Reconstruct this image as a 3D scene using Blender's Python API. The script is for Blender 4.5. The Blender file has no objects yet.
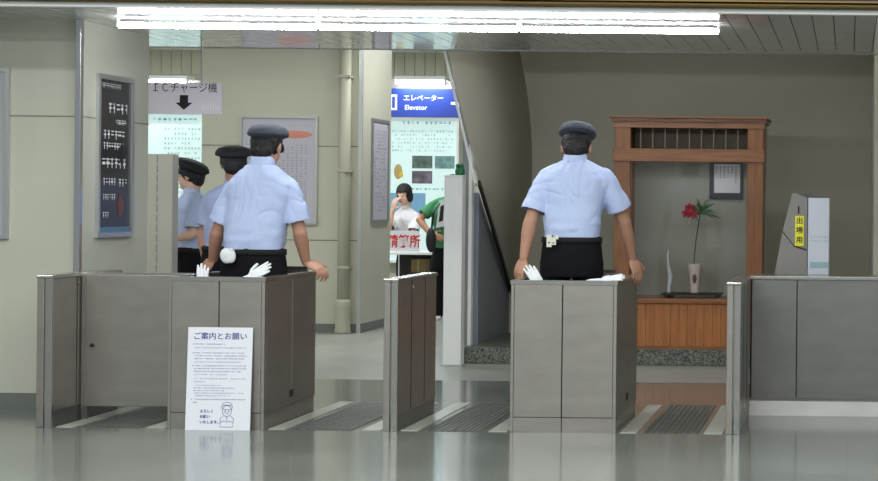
import bpy, bmesh, math, random
from mathutils import Vector, Matrix, noise
random.seed(7)
PI = math.pi
V = Vector
sc = bpy.context.scene

# ------------------------------------------------------------------ camera
FPX, VX, VY, CH, ROLL = 1940.0, 850.0, 205.0, 1.25, 0.0105
cam_d = bpy.data.cameras.new('camera'); cam = bpy.data.objects.new('camera', cam_d)
sc.collection.objects.link(cam); sc.camera = cam
cam_d.sensor_width = 36; cam_d.lens = FPX / 878 * 36
cam_d.shift_x = -(VX - 439) / 878; cam_d.shift_y = -(240.5 - VY) / 878
cam_d.clip_end = 100
cam.matrix_world = Matrix.Translation((0, 0, CH)) @ Matrix.Rotation(PI/2, 4, 'X') @ Matrix.Rotation(ROLL, 4, 'Z')

def P(px, py, d):
    """world point seen at photo pixel px, py at distance d from the camera plane"""
    u, v = px - VX, py - VY
    c, s = math.cos(ROLL), math.sin(ROLL)
    return V(((u*c + v*s) * d / FPX, d, CH - (-u*s + v*c) * d / FPX))
def X(px, d, py=300): return P(px, py, d).x
def Z(px, py, d): return P(px, py, d).z

# ------------------------------------------------------------------ world, exposure
w = bpy.data.worlds.new('world'); sc.world = w; w.use_nodes = True
w.node_tree.nodes['Background'].inputs[0].default_value = (.86, .93, 1, 1)
w.node_tree.nodes['Background'].inputs[1].default_value = .30
sc.view_settings.view_transform = 'Standard'; sc.view_settings.look = 'None'
sc.view_settings.gamma = 1; sc.view_settings.exposure = 0.12
sc.view_settings.use_curve_mapping = False

def area(name, loc, sx, sy, power, col=(.97, 1, .99), rot=(0, 0, 0)):
    l = bpy.data.lights.new(name, 'AREA'); l.shape = 'RECTANGLE'; l.size = sx; l.size_y = sy
    l.energy = power; l.color = col
    o = bpy.data.objects.new(name, l); sc.collection.objects.link(o); o.location = loc; o.rotation_euler = rot
    return o
# ceiling luminaires of the concourse on the near side, and of the hall beyond the gates, with added fills among them
area('concourse_light', (-2.6, 8.3, 3.12), 7.5, .25, 120)
area('concourse_light', (-1.8, 5.2, 3.12), 10.0, .25, 290)
area('concourse_light', (-1.2, 2.0, 3.12), 11.0, .25, 330)
area('hall_light', (-5.6, 16.0, 2.93), 2.6, .2, 44)
area('hall_light', (-8.2, 15.2, 2.93), 1.8, .2, 22)
area('hall_light', (-5.4, 20.6, 2.93), 3.4, .25, 60)
area('alcove_fill', (-1.2, 14.2, 2.95), 2.6, .2, 16)  # unseen fill lamp, added to lighten the alcove
area('hall_light', (-3.9, 18.2, 2.93), .25, 2.4, 34)  # added lamp, brightens the far return wall and its narrow notice
area('concourse_light', (-1.2, -1.4, 3.12), 11.0, .3, 380)
area('side_passage_fill', (-6.2, 13.05, 2.28), 1.0, .12, 16)  # invented lamp behind the left wall, put in to brighten the metal cabinet
area('hall_light', (-9.6, 20.0, 2.93), 4.0, .25, 80)

# ------------------------------------------------------------------ materials
def S(r, g=None, b=None):
    """sRGB 0-255 to linear"""
    if g is None: g = b = r
    return tuple(((c/255/12.92) if c/255 <= .04045 else ((c/255+.055)/1.055)**2.4) for c in (r, g, b))
MATS = {}
def mat(name, col, rough=.6, metal=0, var=.0, scale=6, stretch=(1, 1, 1), bump=0, bscale=40, spec=.5, emit=None, es=1, coat=0):
    if name in MATS: return MATS[name]
    m = bpy.data.materials.new(name); m.use_nodes = True; nt = m.node_tree; b = nt.nodes['Principled BSDF']
    b.inputs['Base Color'].default_value = (*col, 1); b.inputs['Roughness'].default_value = rough
    b.inputs['Metallic'].default_value = metal; b.inputs['Specular IOR Level'].default_value = spec
    if coat: b.inputs['Coat Weight'].default_value = coat; b.inputs['Coat Roughness'].default_value = .08
    tc = nt.nodes.new('ShaderNodeTexCoord'); mp = nt.nodes.new('ShaderNodeMapping')
    mp.inputs['Scale'].default_value = stretch; nt.links.new(tc.outputs['Object'], mp.inputs[0])
    if var:
        n = nt.nodes.new('ShaderNodeTexNoise'); n.inputs['Scale'].default_value = scale; n.inputs['Detail'].default_value = 5
        nt.links.new(mp.outputs[0], n.inputs['Vector'])
        r = nt.nodes.new('ShaderNodeValToRGB')
        r.color_ramp.elements[0].position = .3; r.color_ramp.elements[1].position = .7
        r.color_ramp.elements[0].color = (*[c*(1-var) for c in col], 1)
        r.color_ramp.elements[1].color = (*[min(1, c*(1+var)) for c in col], 1)
        nt.links.new(n.outputs[0], r.inputs[0]); nt.links.new(r.outputs[0], b.inputs['Base Color'])
    if bump:
        n2 = nt.nodes.new('ShaderNodeTexNoise'); n2.inputs['Scale'].default_value = bscale; n2.inputs['Detail'].default_value = 3
        nt.links.new(mp.outputs[0], n2.inputs['Vector'])
        bp = nt.nodes.new('ShaderNodeBump'); bp.inputs['Strength'].default_value = bump; bp.inputs['Distance'].default_value = .01
        nt.links.new(n2.outputs[0], bp.inputs['Height']); nt.links.new(bp.outputs[0], b.inputs['Normal'])
    if emit:
        b.inputs['Emission Color'].default_value = (*emit, 1); b.inputs['Emission Strength'].default_value = es
    MATS[name] = m
    return m
def wood(name, col, col2, along='z'):
    m = mat(name, col, .38, 0, coat=.15); nt = m.node_tree; b = nt.nodes['Principled BSDF']
    tc = nt.nodes.new('ShaderNodeTexCoord'); mp = nt.nodes.new('ShaderNodeMapping')
    mp.inputs['Scale'].default_value = (30, 30, 2) if along == 'z' else (2, 30, 30)
    n = nt.nodes.new('ShaderNodeTexNoise'); n.inputs['Scale'].default_value = 1.6; n.inputs['Detail'].default_value = 6; n.inputs['Distortion'].default_value = .6
    r = nt.nodes.new('ShaderNodeValToRGB'); r.color_ramp.elements[0].position = .3; r.color_ramp.elements[1].position = .7
    r.color_ramp.elements[0].color = (*col2, 1); r.color_ramp.elements[1].color = (*col, 1)
    nt.links.new(tc.outputs['Object'], mp.inputs[0]); nt.links.new(mp.outputs[0], n.inputs['Vector'])
    nt.links.new(n.outputs[0], r.inputs[0]); nt.links.new(r.outputs[0], b.inputs['Base Color'])
    return m
def glass(name, gloss=.04, tint=(1, 1, 1)):
    m = bpy.data.materials.new(name); m.use_nodes = True; nt = m.node_tree
    nt.nodes.remove(nt.nodes['Principled BSDF']); out = nt.nodes['Material Output']
    t = nt.nodes.new('ShaderNodeBsdfTransparent'); t.inputs[0].default_value = (*tint, 1)
    g = nt.nodes.new('ShaderNodeBsdfGlossy'); g.inputs['Roughness'].default_value = .02
    f = nt.nodes.new('ShaderNodeFresnel'); f.inputs[0].default_value = 1.5
    mx = nt.nodes.new('ShaderNodeMixShader')
    nt.links.new(f.outputs[0], mx.inputs[0]); nt.links.new(t.outputs[0], mx.inputs[1]); nt.links.new(g.outputs[0], mx.inputs[2])
    nt.links.new(mx.outputs[0], out.inputs[0]); MATS[name] = m
    return m

M_wall = mat('cream_wall_panel', S(196, 196, 180), .45, 0, .03, 2, bump=.03, bscale=8)
M_wall2 = mat('cream_hall_wall', S(196, 195, 178), .4, 0, .03, 2)
M_alc = mat('beige_alcove_wall', S(176, 172, 155), .6, 0, .05, 1.3, bump=.1, bscale=60)
M_soff = mat('stair_soffit_paint', S(192, 189, 173), .6, 0, .04, 1.5, bump=.1, bscale=50)
M_side = mat('blue_grey_panel', S(128, 134, 146), .4, 0, .03, 3)
M_seam = mat('joint_line', S(120, 120, 104), .8)
M_base = mat('grey_skirting', S(112, 116, 112), .5)
M_slat = mat('glossy_ceiling_slat', S(206, 208, 208), .062, .0, .04, 3, spec=.7)
M_dark = mat('dark_gap', S(30, 30, 28), .9)
M_white = mat('white_paint', S(246, 247, 246), .5)
M_steel = mat('brushed_stainless', S(162, 158, 151), .34, .85, .07, 5, (1, 1, 3), bump=.02, bscale=25)
M_steel2 = mat('bright_stainless', S(190, 188, 182), .22, .95, .03, 5)
M_steeld = mat('dark_stainless', S(128, 127, 125), .36, .85, .08, 4, (1, 1, 3))
M_alu = mat('aluminium_trim', S(200, 202, 204), .3, .8)
M_chrome = mat('polished_trim', S(215, 216, 216), .12, 1)
M_bronze = mat('bronze_trim', S(118, 98, 62), .32, .8)
M_bdark = mat('dark_brown_board', S(52, 40, 30), .5)
M_purple = mat('dark_purple_board', S(58, 46, 66), .5)
M_black = mat('black_plastic', S(24, 24, 26), .5)
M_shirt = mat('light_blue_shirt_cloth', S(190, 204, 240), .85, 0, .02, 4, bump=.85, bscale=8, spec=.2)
M_shirt_dim = mat('shaded_blue_shirt_cloth', S(166, 176, 212), .85, 0, .02, 4, bump=.12, bscale=30, spec=.2)  # same shirt cloth for the hidden officer, with shade put into the colour
M_trou = mat('black_trouser_cloth', S(20, 20, 24), .9, bump=.15, bscale=30, spec=.2)
M_cap = mat('dark_navy_cap_cloth', S(64, 69, 80), .75, 0, .05, 10)
M_cap2 = mat('black_cap_cloth', S(22, 25, 28), .8)
M_band = mat('cap_band', S(22, 24, 32), .7)
M_skin = mat('skin', S(180, 134, 112), .55, 0, .06, 14)
M_skin2 = mat('pale_skin', S(222, 182, 160), .55)
M_hair = mat('black_hair', S(20, 16, 15), .55, 0, bump=.85, bscale=80)
M_glove = mat('white_cotton', S(232, 234, 238), .9, bump=.2, bscale=60)
M_wood = wood('reddish_brown_wood', S(152, 98, 50), S(116, 68, 32))
M_woodh = wood('reddish_brown_wood_crosswise', S(152, 98, 50), S(116, 68, 32), 'x')
M_woodp = wood('orange_brown_board', S(184, 116, 58), S(152, 90, 42))
M_ink = mat('blue_ink', S(58, 62, 140), .7)
M_inkl = mat('pale_blue_ink', S(132, 138, 178), .7)
M_blk = mat('black_ink', S(22, 22, 26), .7)
M_red = mat('red_ink', S(214, 40, 52), .6)
M_paper = mat('white_paper', S(222, 224, 232), .7)
M_glass = glass('clear_pane')
M_tube = mat('lit_tube', (1, 1, 1), .5, emit=(.93, .96, 1), es=52)

# granite: speckled
M_gran = mat('speckled_granite', S(96, 98, 92), .5)
nt = M_gran.node_tree; b = nt.nodes['Principled BSDF']
tc = nt.nodes.new('ShaderNodeTexCoord'); n = nt.nodes.new('ShaderNodeTexNoise'); n.inputs['Scale'].default_value = 95; n.inputs['Detail'].default_value = 4
r = nt.nodes.new('ShaderNodeValToRGB'); r.color_ramp.elements[0].position = .4; r.color_ramp.elements[1].position = .62
r.color_ramp.elements[0].color = (*S(46, 50, 46), 1); r.color_ramp.elements[1].color = (*S(132, 134, 124), 1)
nt.links.new(tc.outputs['Object'], n.inputs['Vector']); nt.links.new(n.outputs[0], r.inputs[0]); nt.links.new(r.outputs[0], b.inputs['Base Color'])

def floor_mat(name, c1, c2, rough, tile, joint, spec=.5):
    m = mat(name, c1, rough, 0, spec=spec); nt = m.node_tree; b = nt.nodes['Principled BSDF']
    tc = nt.nodes.new('ShaderNodeTexCoord')
    br = nt.nodes.new('ShaderNodeTexBrick'); br.offset = 0; br.inputs['Scale'].default_value = 1
    br.inputs['Brick Width'].default_value = tile; br.inputs['Row Height'].default_value = tile
    br.inputs['Mortar Size'].default_value = .002; br.inputs['Mortar Smooth'].default_value = .1
    br.inputs['Color1'].default_value = (*c1, 1); br.inputs['Color2'].default_value = (*c2, 1); br.inputs['Mortar'].default_value = (*joint, 1)
    n = nt.nodes.new('ShaderNodeTexNoise'); n.inputs['Scale'].default_value = 1.7; n.inputs['Detail'].default_value = 6
    mx = nt.nodes.new('ShaderNodeMixRGB'); mx.blend_type = 'MULTIPLY'; mx.inputs[0].default_value = .35
    rr = nt.nodes.new('ShaderNodeMapRange'); rr.inputs[3].default_value = rough*.8; rr.inputs[4].default_value = rough*1.35
    nt.links.new(tc.outputs['Object'], br.inputs['Vector']); nt.links.new(tc.outputs['Object'], n.inputs['Vector'])
    nt.links.new(br.outputs['Color'], mx.inputs[1]); nt.links.new(n.outputs[0], mx.inputs[2])
    nt.links.new(mx.outputs[0], b.inputs['Base Color']); nt.links.new(n.outputs[0], rr.inputs[0]); nt.links.new(rr.outputs[0], b.inputs['Roughness'])
    return m
M_floor = floor_mat('polished_grey_floor', S(130, 136, 129), S(121, 126, 120), .12, .6, S(95, 100, 96), .8)
M_floorb = floor_mat('pale_hall_floor', S(176, 178, 170), S(168, 171, 163), .3, .6, S(150, 152, 146))
M_strip = mat('pale_floor_strip', S(168, 170, 160), .3, 0, .05, 5)
M_groove = mat('dark_grooved_tile', S(80, 82, 78), .5, 0, .15, 12)

# ------------------------------------------------------------------ mesh helpers
COL = sc.collection
def bx(bm, x0, x1, y0, y1, z0, z1):
    vs = [bm.verts.new((x, y, z)) for z in (z0, z1) for x, y in ((x0, y0), (x1, y0), (x1, y1), (x0, y1))]
    for f in ((3, 2, 1, 0), (4, 5, 6, 7), (0, 1, 5, 4), (1, 2, 6, 5), (2, 3, 7, 6), (3, 0, 4, 7)):
        bm.faces.new([vs[i] for i in f])
    return bm
def B(*boxes):
    bm = bmesh.new()
    for b_ in boxes: bx(bm, *b_)
    return bm
def prism(bm, pts, y0, y1):
    """polygon in X-Z extruded along Y"""
    a = [bm.verts.new((p[0], y0, p[1])) for p in pts]; c = [bm.verts.new((p[0], y1, p[1])) for p in pts]
    n_ = len(pts)
    bm.faces.new(a); bm.faces.new(c[::-1])
    for i in range(n_): bm.faces.new((a[i], c[i], c[(i+1) % n_], a[(i+1) % n_]))
    bmesh.ops.recalc_face_normals(bm, faces=bm.faces)
    return bm
def rings(bm, rs, close=True):
    """rs: list of rings of points, all the same length"""
    vv = [[bm.verts.new(p) for p in r_] for r_ in rs]; n_ = len(rs[0])
    for a, c in zip(vv, vv[1:]):
        for i in range(n_): bm.faces.new((a[i], a[(i+1) % n_], c[(i+1) % n_], c[i]))
    if close: bm.faces.new(vv[0][::-1]); bm.faces.new(vv[-1])
    return bm
def frame(d):
    d = d.normalized(); a = V((0, 0, 1)) if abs(d.z) < .9 else V((1, 0, 0))
    u = d.cross(a).normalized(); return d, u, d.cross(u)
def capsule(bm, a, c, ra, rb, n_=12, k=4):
    a, c = V(a), V(c); d, u, v = frame(c - a); rs = []
    for i in range(k+1):
        t = -PI/2 + (PI/2)*i/k
        if i == 0: t = -PI/2 + .12
        rs.append((a + d*(ra*math.sin(t)), ra*math.cos(t)))
    for i in range(k+1):
        t = (PI/2)*i/k
        if i == k: t = PI/2 - .12
        rs.append((c + d*(rb*math.sin(t)), rb*math.cos(t)))
    rings(bm, [[p + u*(r_*math.cos(2*PI*j/n_)) + v*(r_*math.sin(2*PI*j/n_)) for j in range(n_)] for p, r_ in rs])
def tube(bm, pts, r_, n_=8):
    pts = [V(p) for p in pts]; rs = []
    for i, p in enumerate(pts):
        d = (pts[min(i+1, len(pts)-1)] - pts[max(i-1, 0)])
        _, u, v = frame(d); rr = r_[i] if isinstance(r_, (list, tuple)) else r_
        rs.append([p + u*(rr*math.cos(2*PI*j/n_)) + v*(rr*math.sin(2*PI*j/n_)) for j in range(n_)])
    return rings(bm, rs)
def lathe(bm, prof, c=(0, 0, 0), sx=1, sy=1, n_=24):
    c = V(c)
    return rings(bm, [[c + V((r_*sx*math.cos(2*PI*j/n_), r_*sy*math.sin(2*PI*j/n_), z)) for j in range(n_)] for r_, z in prof])
def ellipsoid(bm, c, rad, M=None, n_=16):
    T = Matrix.Translation(V(c)) @ (M.to_4x4() if M else Matrix()) @ Matrix.Diagonal((*rad, 1))
    bmesh.ops.create_uvsphere(bm, u_segments=n_, v_segments=max(8, n_*2//3), radius=1, matrix=T)

def obj(name, bm, m, parent=None, smooth=False, bev=0):
    if bev: bmesh.ops.bevel(bm, geom=bm.edges[:], offset=bev, segments=2, affect='EDGES', profile=.5)
    bmesh.ops.recalc_face_normals(bm, faces=bm.faces)
    me = bpy.data.meshes.new(name); bm.to_mesh(me); bm.free()
    if smooth: me.shade_smooth()
    me.materials.append(m)
    o = bpy.data.objects.new(name, me); COL.objects.link(o)
    if parent: o.parent = parent
    return o
def tag(o, label, cat, group=None):
    o['label'] = label; o['category'] = cat
    if group: o['group'] = group
    return o
def thing(name, label, cat, loc=(0, 0, 0), rz=0, group=None):
    o = bpy.data.objects.new(name, None); COL.objects.link(o); o.location = loc; o.rotation_euler = (0, 0, rz)
    o.empty_display_size = .1
    return tag(o, label, cat, group)
def struct(name, bm, m, parent=None, bev=0):
    o = obj(name, bm, m, parent, bev=bev)
    if not parent: o['kind'] = 'structure'
    return o
def text_bm(s, size, center=True, bold=0.0, depth=.0008):
    c = bpy.data.curves.new('t', 'FONT'); c.body = s; c.size = size; c.extrude = depth/2; c.offset = bold
    c.align_x = 'CENTER' if center else 'LEFT'; c.align_y = 'CENTER'; c.resolution_u = 3
    o = bpy.data.objects.new('t', c); COL.objects.link(o)
    dg = bpy.context.evaluated_depsgraph_get(); dg.update()
    me = bpy.data.meshes.new_from_object(o.evaluated_get(dg))
    bm = bmesh.new(); bm.from_mesh(me)
    bpy.data.objects.remove(o); bpy.data.curves.remove(c); bpy.data.meshes.remove(me)
    return bm
def text(s, x, z, size, m, parent, y=0, name='lettering', center=True, bold=0.0, sx=1):
    bm = text_bm(s, size, center, bold)
    bm.transform(Matrix.Translation((x, y, z)) @ Matrix.Rotation(PI/2, 4, 'X') @ Matrix.Diagonal((sx, 1, 1, 1)))
    return obj(name, bm, m, parent)
def scribble(x0, x1, z0, z1, rows, y, cell=None, fill=.8, seed=1, bm=None):
    """rows of small illegible marks"""
    rg = random.Random(seed); bm = bm or bmesh.new(); dz = (z1-z0)/rows; cell = cell or dz*.7
    for r_ in range(rows):
        zc = z1 - (r_+.5)*dz; x = x0
        while x < x1 - cell:
            if rg.random() < fill:
                a, c = rg.uniform(.05, .2), rg.uniform(.6, .95); h = dz*.3
                bx(bm, x+cell*a, x+cell*c, y-.0004, y, zc-h*rg.uniform(.1, .4), zc+h*rg.uniform(-.05, .25))
                if rg.random() < .7: bx(bm, x+cell*.4, x+cell*.55, y-.0005, y, zc-h, zc+h)
                bx(bm, x+cell*a, x+cell*c, y-.0005, y, zc+h*.6, zc+h*.85)
            x += cell
    return bm

# ------------------------------------------------------------------ structure
DF = 13.5          # where the slatted ceiling and the dark floor end
CZ = 2.30          # slatted ceiling height
struct('floor', B((-14, 6, -3, DF, -.1, 0)), M_floor)
struct('floor', B((-14, 6, DF, 24, -.1, 0)), M_floorb)
# slatted glossy ceiling
bm = bmesh.new(); x = .139 - .1215*75
while x < 1.6:
    bx(bm, x+.0025, x+.1215-.0025, 10.72, DF, CZ, CZ+.02); x += .1215
struct('ceiling', bm, M_slat)
struct('ceiling', B((-9.1, 1.7, 10.72, DF, CZ+.021, CZ+.06)), M_dark)
struct('trim_1', B((-9.1, 1.7, DF, DF+.03, CZ-.004, CZ+.06)), mat('grey_edge_paint', S(150, 152, 150), .6))
struct('ceiling', B((-9.1, 2, DF+.03, DF+.08, CZ+.02, 3.1)), M_wall)
struct('ceiling', B((-14, 2, DF+.08, 24, 3.0, 3.1)), M_white)
struct('ceiling', B((-14, 6, -3, 10.4, 3.2, 3.3)), M_white)
# header above the near edge of the slatted ceiling
struct('trim_2', B((-9.1, 1.7, 10.66, 10.72, CZ-.004, CZ+.02)), M_white)
bm = bmesh.new(); tube(bm, [(-9.1, 10.62, CZ+.036), (1.7, 10.62, CZ+.036)], .017, 16)
o = struct('trim_3', bm, M_bronze)
struct('wall_header', B((-9.1, 1.7, 10.665, 10.74, CZ+.02, 3.2)), M_wall)
for i, (a, c, m_, lab) in enumerate(((22, 425, M_bdark, 'long dark brown board above the left half of the lamps'), (497, 900, M_purple, 'long dark purple board above the right half of the gates'))):
    t = thing('overhead_board', lab, 'board', (X(a, 10.6), 10.582, CZ+.05)); wd = X(c, 10.6) - X(a, 10.6)
    obj('panel', B((0, wd, .02, .079, .012, .5)), m_, t, bev=.003)
    obj('bottom_trim', B((0, wd, 0, .08, .002, .012)), M_bronze, t)
    if i == 0: obj('end_plate', B((wd-.12, wd-.05, .012, .02, .02, .3)), M_alu, t)
for i, px in enumerate((14, 470)):
    struct('trim_4', B((X(px, 10.6), X(px, 10.6)+.01, 10.64, 10.66, CZ+.05, 3.0)), M_alu)

# left wall, facing the camera, and its return running away
xl = X(78, 11.5)
DS = 12.62
struct('wall_left', B((-9, xl, 11.5, 12.0, 0, CZ)), M_wall)
struct('wall_left_return', B((-7, xl, 12.0, DS, 0, CZ), ), M_wall)
struct('baseboard_left', B((-9, xl-.01, 11.488, 11.5, 0, .085), ), M_base)
struct('trim_5', B((-9, xl-.03, 11.497, 11.5, Z(40, 116, 11.5)-.003, Z(40, 116, 11.5)+.003)), M_seam)
struct('trim_6', B((xl, xl+.003, 11.5, DS, Z(40, 116, 11.5)-.003, Z(40, 116, 11.5)+.003)), M_seam)
struct('trim_7', B((xl-.02, xl+.015, 11.47, 11.515, 0, CZ)), M_chrome, bev=.004)

# hall walls beyond
D1 = 18.2
xa, xb = X(200, D1), X(360, D1); D2 = 19.36
struct('wall_back', B((xa, xb, D1, D2, 0, 3.0)), M_wall2)
struct('baseboard_back', B((xa, xb+.012, D1-.012, D2, 0, .085)), M_base)
struct('trim_8', B((xb-.03, xb+.008, D1-.014, D1+.01, 0, 3.0)), M_alu)
for k, zz in enumerate((Z(300, 146, D1), Z(300, 240, D1))):
    struct('trim_9', B((xa, xb-.03, D1-.003, D1, zz-.004, zz+.004)), M_seam)
D3 = 23.0
struct('wall_far', B((-14, -3, D3, D3+.2, 0, 3.0)), M_wall2)
bm = bmesh.new(); x = -12
while x < -3.4: bx(bm, x, x+.114, D3-.06, D3, Z(420, 77, D3), 3.0); x += .12
struct('trim_10', bm, mat('cream_fascia_slat', S(205, 203, 180), .5))

# alcove on the right: granite platform, back wall, side panel, sloping stair soffit
DA, DB = 14.92, 16.6
xp = X(471, DA)
struct('floor_platform', B((X(461, DA), 2, DA, DB+.1, 0, .125)), M_gran, bev=.006)
struct('wall_alcove', B((xp-.1, 2, DB, DB+.1, .125, 3.0)), M_alc)
bm = bmesh.new()
zB, zC = Z(477, 185, 15.0)+.05, Z(509, 290, DB)+.02
rings(bm, [[V((x_, 15.2, .125)), V((x_, 15.2, zB + (zC-zB)*.12)), V((x_, DB, zC)), V((x_, DB, .125))] for x_ in (xp-.05, xp)])
struct('wall_alcove_side', bm, M_side)
struct('wall_right', B((X(873, 14.4), 2, 14.4, DB, .125, 3.0)), M_wall)
def col_prism(a, c, d):
    e = lambda q: Z(q, 50 + (q-446)*4.29 + 2, d)
    return prism(bmesh.new(), [(X(a, d), .125), (X(c, d), .125), (X(c, d), e(c)), (X(a, d), e(a))], d, d+.08)
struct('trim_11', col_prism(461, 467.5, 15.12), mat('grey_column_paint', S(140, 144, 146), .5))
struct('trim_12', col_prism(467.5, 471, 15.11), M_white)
# soffit
def Pn(px, py, d): return P(px, py, d)
A_, B_, C_ = Pn(446, 50, 15.0), Pn(477, 183, 15.0), Pn(509, 292, DB-.01)
E_, F_ = Pn(516, 50, DB-.01), Pn(540, 170, DB-.01)
A_ = A_ + (A_ - B_)*.45; E_ = E_ + (E_ - F_)*.5
bm = bmesh.new()
def bend(a, b_, c, n_=24):
    out = []
    for i in range(n_+1):
        t_ = i/n_; out.append((a*(1-t_)**2 + b_*2*t_*(1-t_) + c*t_**2))
    return out
m1, m2 = B_ + (A_-B_)*.6, B_ + (C_-B_)*.75; n1, n2 = F_ + (E_-F_)*.6, F_ + (C_-F_)*.75
fr = [A_] + bend(m1, B_, m2) + [C_]; bk = [E_] + bend(n1, F_, n2) + [C_ + V((.002, 0, 0))]
va, vb = [bm.verts.new(p) for p in fr], [bm.verts.new(p) for p in bk]
for i in range(len(fr)-1): bm.faces.new((va[i], va[i+1], vb[i+1], vb[i]))
o = struct('wall_stair_soffit', bm, M_soff); o.data.shade_smooth()
md = o.modifiers.new('thickness', 'SOLIDIFY'); md.thickness = .03; md.offset = -1
bm = bmesh.new()
e1, e2 = A_ + V((-.012, -.012, 0)), B_ + V((-.012, -.012, 0))
tube(bm, [e1, e2, e2 + (C_-B_)*.02], .011, 8); struct('trim_13', bm, M_white)
bm = bmesh.new(); pp = [B_ + V((.006, 0, 0)), C_ + V((.02, -.02, .0)), C_ + V((.04, -.02, -.35))]
rings(bm, [[p + V((0, 0, .022)), p + V((.02, 0, .022)), p + V((.02, 0, -.022)), p + V((0, 0, -.022))] for p in pp])
struct('trim_14', bm, M_black)

# floor inlays in the gate passages
D0, DR = 10.5, 11.5
xlp0, xlp1 = X(37, D0), X(52.5, D0)
xb0, xb1 = X(168.5, D0), X(265, D0)
xg0, xg1 = X(384, D0), X(398, D0)
xr0, xr1 = X(511, D0), X(617, D0)
xq0, xq1 = X(727, D0), X(741, D0)
def grooves(x0, x1):
    bm = bmesh.new(); x = x0
    while x < x1 - .02: bx(bm, x, x+.022, D0+.02, 12.0, .0, .004); x += .03
    return bm
for k, (a, c) in enumerate(((xlp1, xb0), (xb1, xg0), (xg1, xr0), (xr1, xq0))):
    w_ = c - a
    struct('floor_strip', B((a+.02, a+.11, D0+.02, 12.0, .0, .003), (c-.12, c-.02, D0+.02, 12.0, 0, .003)), M_strip)
    struct('floor_tile', grooves(a+.15, c-.15), M_groove)

# ------------------------------------------------------------------ lamps
xt0 = X(117, 11.32, 27); lt = 201*11.32/FPX
tl = ('fluorescent tube over the left gate, leftmost of the three lit ceiling tubes', 'middle one of the three lit fluorescent ceiling tubes', 'fluorescent tube over the right booth, rightmost of the three lit ceiling tubes')
def lamp(x0, L, y, z, lab, grp, r_=.0165):
    t = thing('fluorescent_lamp', lab, 'lamp', (x0, y, z), 0, grp)
    bm = bmesh.new(); tube(bm, [(.012, 0, 0), (L-.012, 0, 0)], r_, 16); obj('tube', bm, M_tube, t, True)
    for xx in (0, L-.014):
        obj('socket', B((xx, xx+.014, -.010, .010, -.012, .0445)), M_white, t, bev=.003)
    return t
for i in range(3): lamp(xt0 + i*lt, lt, 11.32, CZ-.0445, tl[i], 'ceiling tubes over the gates')
def lamp2(px0, px1, py, lab):
    a, c = P(px0, py, D3-.3), P(px1, py, D3-.3); L = c.x - a.x
    t = thing('wall_lamp', lab, 'lamp', a, 0, 'far hall tubes')
    bm = bmesh.new(); tube(bm, [(.02, 0, 0), (L-.02, 0, 0)], .015, 12); obj('tube', bm, M_tube, t, True)
    obj('housing', B((0, L, -.02, .24, .028, .07)), M_white, t)
    for xx in (0, L-.02): obj('socket', B((xx, xx+.02, -.02, .02, -.025, .03)), M_white, t)
lamp2(100, 188, 81, 'far tube lamp above the pale notice board, left opening')
lamp2(394, 446, 82, 'far tube lamp above the blue elevator sign')

# ------------------------------------------------------------------ posters and signs
def board(name, label, cat, loc, rz, wd, ht, fw=.02, dp=.03, fm=None, pm=None, group=None):
    t = thing(name, label, cat, loc, rz, group)
    obj('frame', B((0, fw, -dp, 0, 0, ht), (wd-fw, wd, -dp, 0, 0, ht), (fw, wd-fw, -dp, 0, 0, fw), (fw, wd-fw, -dp, 0, ht-fw, ht)), fm or M_alu, t)
    obj('sheet', B((fw, wd-fw, -dp*.5, -.001, fw, ht-fw)), pm or M_paper, t)
    return t
# partly visible framed board at the left edge
p0, p1 = P(-55, 238, 11.46), P(8, 68, 11.46)
t = board('framed_notice', 'pale framed notice cut off by the left edge of the photo', 'poster', (p0.x, 11.5, Z(4, 239, 11.47)), 0, p1.x-p0.x, Z(4, 68, 11.47)-Z(4, 239, 11.47), .022, .03, None, mat('pale_grey_sheet', S(176, 178, 184), .5))
# black poster on the return wall
def wd_at(px, D=None): return xl * FPX / (px - VX) if D is None else None
da, db = (VX-78)*11.5/(VX-93.5), (VX-78)*11.5/(VX-129)
zt, zb = Z(98, 73, da), Z(98, 238, da)
M_pb = mat('black_poster_print', S(34, 34, 38), .25, 0, .3, 3)
t = board('framed_poster', 'tall black poster with white writing in a silver frame', 'poster', (xl, da, zb), PI/2, db-da, zt-zb, .03, .024, M_alu, M_pb)
W_, H_ = db-da, zt-zb
M_wink = mat('white_ink', S(240, 240, 244), .6)
bm = bmesh.new()
for k, (z0_, z1_, a, c, rws) in enumerate(((.92, .95, .05, .7, 1), (.76, .84, .25, .95, 1), (.70, .73, .5, .9, 1), (.60, .67, .1, .95, 1), (.54, .59, .1, .8, 1), (.42, .5, .05, .95, 1), (.32, .37, .1, .6, 1), (.31, .37, .62, .95, 1), (.23, .27, .1, .55, 1), (.12, .16, .1, .35, 1))):
    scribble(W_*(.08+a*.84), W_*(.08+c*.84), H_*(z0_-.012), H_*(z1_+.012), rws, -.013, cell=H_*(z1_-z0_)*.85, fill=1, seed=k, bm=bm)
obj('lettering', bm, M_wink, t)
bm = bmesh.new(); ellipsoid(bm, (W_*.66, -.013, H_*.2), (.05, .002, .07)); obj('picture', bm, mat('dull_red_print', S(112, 56, 40), .4), t)
obj('picture', B((W_*.08, W_*.92, -.014, -.012, H_*.03, H_*.065)), mat('steel_blue_print', S(80, 120, 150), .4), t)
bm = bmesh.new(); ellipsoid(bm, (W_*.68, -.0125, H_*.52), (.05, .0015, .09)); obj('picture', bm, M_black, t)

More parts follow.
